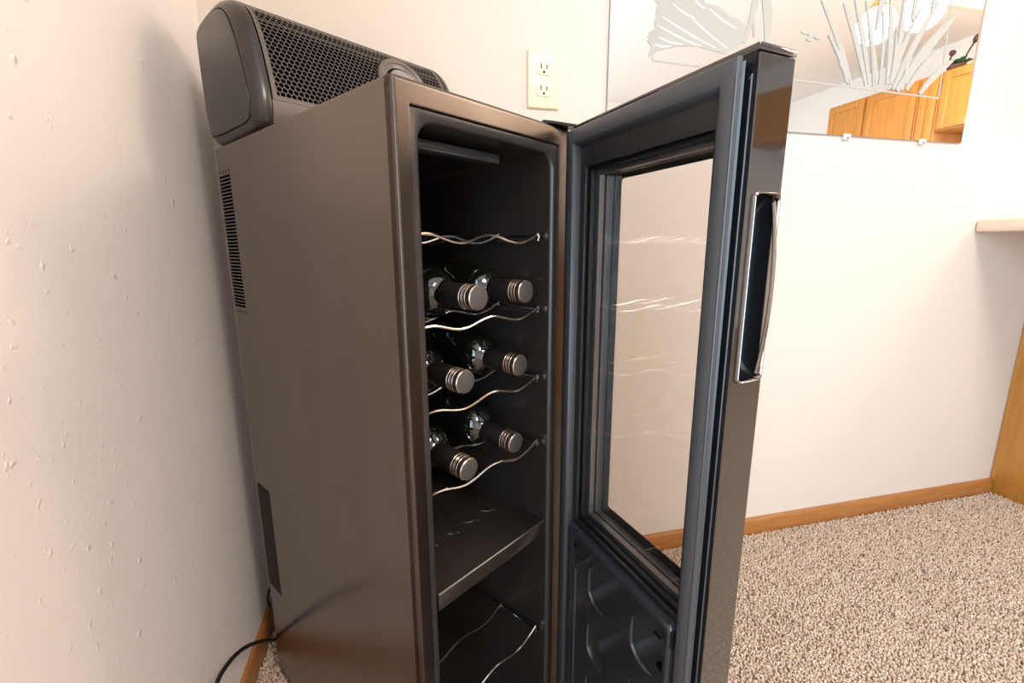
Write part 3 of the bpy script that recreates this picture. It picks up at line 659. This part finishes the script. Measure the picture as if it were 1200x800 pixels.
for x, z, rx, rz in ((1.283, 1.3235, 0.011, 0.0050), (1.305, 1.3205, 0.015, 0.0060), (1.322, 1.3165, 0.012, 0.0055), (1.299, 1.3100, 0.011, 0.0060)):
    etch('etched_petal', [(x+rx*math.cos(t), z+rz*math.sin(t)) for t in np.linspace(0, 2*math.pi, 16, endpoint=False)])
# reeds
BL = [((1.319, 1.394), (1.438, 1.221), .014), ((1.384, 1.395), (1.484, 1.222), .017), ((1.416, 1.405), (1.492, 1.225), .016), ((1.448, 1.408), (1.508, 1.222), .011), ((1.505, 1.39), (1.525, 1.228), .010), ((1.523, 1.417), (1.55, 1.229), .018),
      ((1.598, 1.341), (1.566, 1.24), .016), ((1.681, 1.434), (1.571, 1.219), .020), ((1.74, 1.405), (1.584, 1.217), .030), ((1.708, 1.323), (1.615, 1.221), .020), ((1.76, 1.305), (1.662, 1.215), .020), ((1.35, 1.324), (1.429, 1.221), .012),
      ((1.391, 1.267), (1.421, 1.224), .010), ((1.565, 1.421), (1.565, 1.231), .016), ((1.554, 1.357), (1.558, 1.235), .010), ((1.623, 1.411), (1.556, 1.23), .013), ((1.47, 1.34), (1.515, 1.224), .012), ((1.60, 1.30), (1.60, 1.219), .014)]
for tp, bs, wd in BL: etch('etched_reed', feather(bs, tp, wd*0.95, 0.006 if tp[0] > bs[0] else -0.006, 12, 0.85))
for x, z in ((1.492, 1.4), (1.60, 1.43), (1.66, 1.45)):
    etch('etched_cattail', feather((x, z-0.05), (x+0.01, z+0.06), 0.016, 0, 10, 0.3))
for x in (1.447, 1.700):
    bm = bmesh.new(); box(bm, x-0.010-1.311, x+0.010-1.311, -0.0085, -0.0005, -0.010, 0.004, 0.002)
    cl = obj('mirror_clip', bm, m_clip, mir)
    bm = bmesh.new(); lathe(bm, [(0.003, 0), (0.003, 0.001), (0.002, 0.0018)], (x-1.311, -0.0084, -0.006), (0, -1, 0), 10); obj('screw', bm, m_spacer, cl)

# ------------------------------------------------------------------ bar counter at the right
bar_ = tag(empty('bar_counter', (2.45, -0.40, 0)), 'bar counter with pale wood top and orange oak end panel at the right wall', 'counter')
bo = Vector((2.45, -0.40, 0))
def bpart(name, m, x0, x1, y0, y1, z0, z1, bev=0.002): return obj(name, B(x0-bo.x, x1-bo.x, y0-bo.y, y1-bo.y, z0, z1, bev=bev), m, bar_)
bpart('countertop', m_maple, 1.958, 2.92, -0.85, -0.001, 0.866, 0.901, 0.007)
bpart('end_panel', m_oak_cab, 2.250, 2.268, -0.75, -0.001, 0.0, 0.8655)
bpart('cabinet_body', m_oak_cab, 2.2685, 2.86, -0.745, -0.001, 0.0, 0.865)

# ------------------------------------------------------------------ what the mirror shows: kitchen cabinets, lamps; then added unseen lights
def cabinet(label, x, y0, y1, z0, z1, dep=0.33):
    c_ = tag(empty('wall_cabinet', (x+dep/2, (y0+y1)/2, z0)), label, 'cabinet', 'oak wall cabinets across the kitchen')
    o_ = Vector(c_.location)
    obj('cabinet_box', B(-dep/2, dep/2-0.001, y0-o_.y, y1-o_.y, 0, z1-z0, bev=0.002), m_oak_cab, c_)
    g = 0.012; a, b, zz0, zz1 = y0-o_.y+g, y1-o_.y-g, g, z1-z0-g; xf = -dep/2-0.018
    bm = bmesh.new(); fw = 0.055
    for q in ((a, a+fw, zz0, zz1), (b-fw, b, zz0, zz1), (a+fw, b-fw, zz0, zz0+fw), (a+fw, b-fw, zz1-fw, zz1)): box(bm, xf, xf+0.0175, q[0], q[1], q[2], q[3], 0.002)
    dr = obj('cabinet_door', bm, m_oak_cab, c_)
    obj('door_panel', B(xf+0.008, xf+0.016, a+fw-0.004, b-fw+0.004, zz0+fw-0.004, zz1-fw+0.004), m_oak_cab, dr)
    return c_
cabinet('oak wall cabinet seen in the mirror, small and furthest left', 4.44, -2.895, -2.525, 1.70, 2.13)
cabinet('oak wall cabinet seen in the mirror, wide one in the middle', 4.44, -2.520, -2.085, 1.66, 2.13)
cabinet('tall oak wall cabinet seen in the mirror at its lower right', 4.44, -2.080, -1.935, 1.55, 2.13)
cabinet('oak wall cabinet seen in the mirror under the brown stalks', 4.44, -1.930, -1.640, 1.70, 2.13)
hd_ = tag(empty('range_hood', (4.50, -2.30, 1.575)), 'white range hood under the middle oak cabinet, seen in the mirror', 'hood')
bm = bmesh.new(); loft(bm, [[Vector((x, y, z)) for x, z in ((-0.20, 0.0), (0.27, 0.0), (0.27, 0.083), (-0.07, 0.083), (-0.20, 0.045))] for y in (-0.24, 0.20)]); obj('hood_shell', bm, m_white, hd_)
obj('hood_strip', B(-0.203, -0.1995, -0.20, 0.16, 0.010, 0.032), m_maple, hd_)
up = tag(empty('hanging_cupboard', (2.30, -0.21, 1.38)), 'tan wooden end panel of a hanging cupboard, mirrored at the right edge', 'cupboard')
obj('end_panel', B(-0.075, -0.057, -0.06, 0.06, 0.0, 0.80, bev=0.002), m_tanwood, up); obj('cupboard_box', B(-0.0565, 0.25, -0.06, 0.06, 0.0, 0.80), m_tanwood, up)
pp = tag(empty('plant_pot', (4.55, -1.93, 2.131)), 'little green plant with two brown stalks on top of the oak cabinet, mirrored', 'plant')
bm = bmesh.new(); lathe(bm, [(0.045, 0), (0.06, 0.05), (0.055, 0.05), (0.05, 0.04)], (0, 0, 0), (0, 0, 1), 20); obj('pot', bm, m_brown, pp)
for k in range(16):
    a = k*2.4; r_ = 0.06+0.05*random.random(); z_ = 0.05+0.05*random.random()
    bm = bmesh.new(); c0 = Vector((r_*math.cos(a)*0.3, r_*math.sin(a)*0.3, 0.045)); c1 = Vector((r_*math.cos(a), r_*math.sin(a), z_)); sd = Vector((-math.sin(a), math.cos(a), 0))*0.022; md = (c0+c1)/2+Vector((0, 0, 0.02))
    loft(bm, [[c0+Vector((0, 0, h)), md+sd+Vector((0, 0, h)), c1+Vector((0, 0, h)), md-sd+Vector((0, 0, h))] for h in (0, 0.002)]); obj('leaf', bm, m_leaf, pp)
for y, h, t in ((-0.05, 0.17, 0.01), (0.07, 0.22, 0.05)):
    bm = bmesh.new(); tube(bm, catmull([(0, y*0.3, 0.03), (0, y, h*0.6), (0, y+t*0.5, h*0.8), (0, y+t, h)], 5), [0.006]*10+[0.012, 0.018, 0.021, 0.021, 0.019, 0.012], 10); obj('stalk', bm, m_brown, pp)
def pendant(label, x, y, z, r=0.075):
    p = tag(empty('pendant_lamp', (x, y, z-r)), label, 'lamp', 'pendant lamps over the counter')
    bm = bmesh.new(); lathe(bm, [(r*math.sin(t), r-r*math.cos(t)) for t in np.linspace(0.02, math.pi*0.86, 18)], (0, 0, 0), (0, 0, 1), 28); obj('globe', bm, m_globe, p)
    bm = bmesh.new(); lathe(bm, [(r*0.45, r*1.84), (r*0.45, r*2.05), (r*0.28, r*2.3), (0.012, r*2.5), (0.010, r*2.9)], (0, 0, 0), (0, 0, 1), 20); obj('fitting', bm, m_brass, p)
    bm = bmesh.new(); tube(bm, [(0, 0, r*2.85), (0, 0, ZC-z+r-0.012)], 0.004, 8); obj('stem', bm, m_brass, p)
    bm = bmesh.new(); lathe(bm, [(0.05, ZC-z+r-0.022), (0.06, ZC-z+r-0.001)], (0, 0, 0), (0, 0, 1), 20); obj('canopy', bm, m_brass, p)
pendant('lit globe pendant over the counter, the left one in the mirror', 2.465, -0.845, 1.800)
pendant('lit globe pendant over the counter, the right one in the mirror', 2.560, -0.720, 1.812)
pendant('added unseen globe pendant that brightens the kitchen ceiling in the mirror', 4.10, -0.90, 2.05, 0.10)  # third pendant, added out of view to light the mirrored ceiling
for lab, x, y, hx, hy in (('added fitting for the fill light over the kitchen, unseen', 3.65, -1.35, 0.66, 0.31), ('added fitting for the fill light behind the camera, unseen', 1.3, -2.3, 0.36, 0.56)):
    cl = tag(empty('fill_light_fitting', (x, y, ZC-0.03)), lab, 'ceiling light', 'added ceiling fittings for fill light')  # unseen housings added around the two fill lights
    bm = bmesh.new()
    for a in ((-hx, hx, -hy, -hy+0.03), (-hx, hx, hy-0.03, hy), (-hx, -hx+0.03, -hy+0.03, hy-0.03), (hx-0.03, hx, -hy+0.03, hy-0.03)): box(bm, a[0], a[1], a[2], a[3], -0.01, 0.029, 0.002)
    obj('light_frame', bm, m_white, cl)
    obj('diffuser', B(-hx+0.032, hx-0.032, -hy+0.032, hy-0.032, 0.012, 0.026), m_diff, cl)
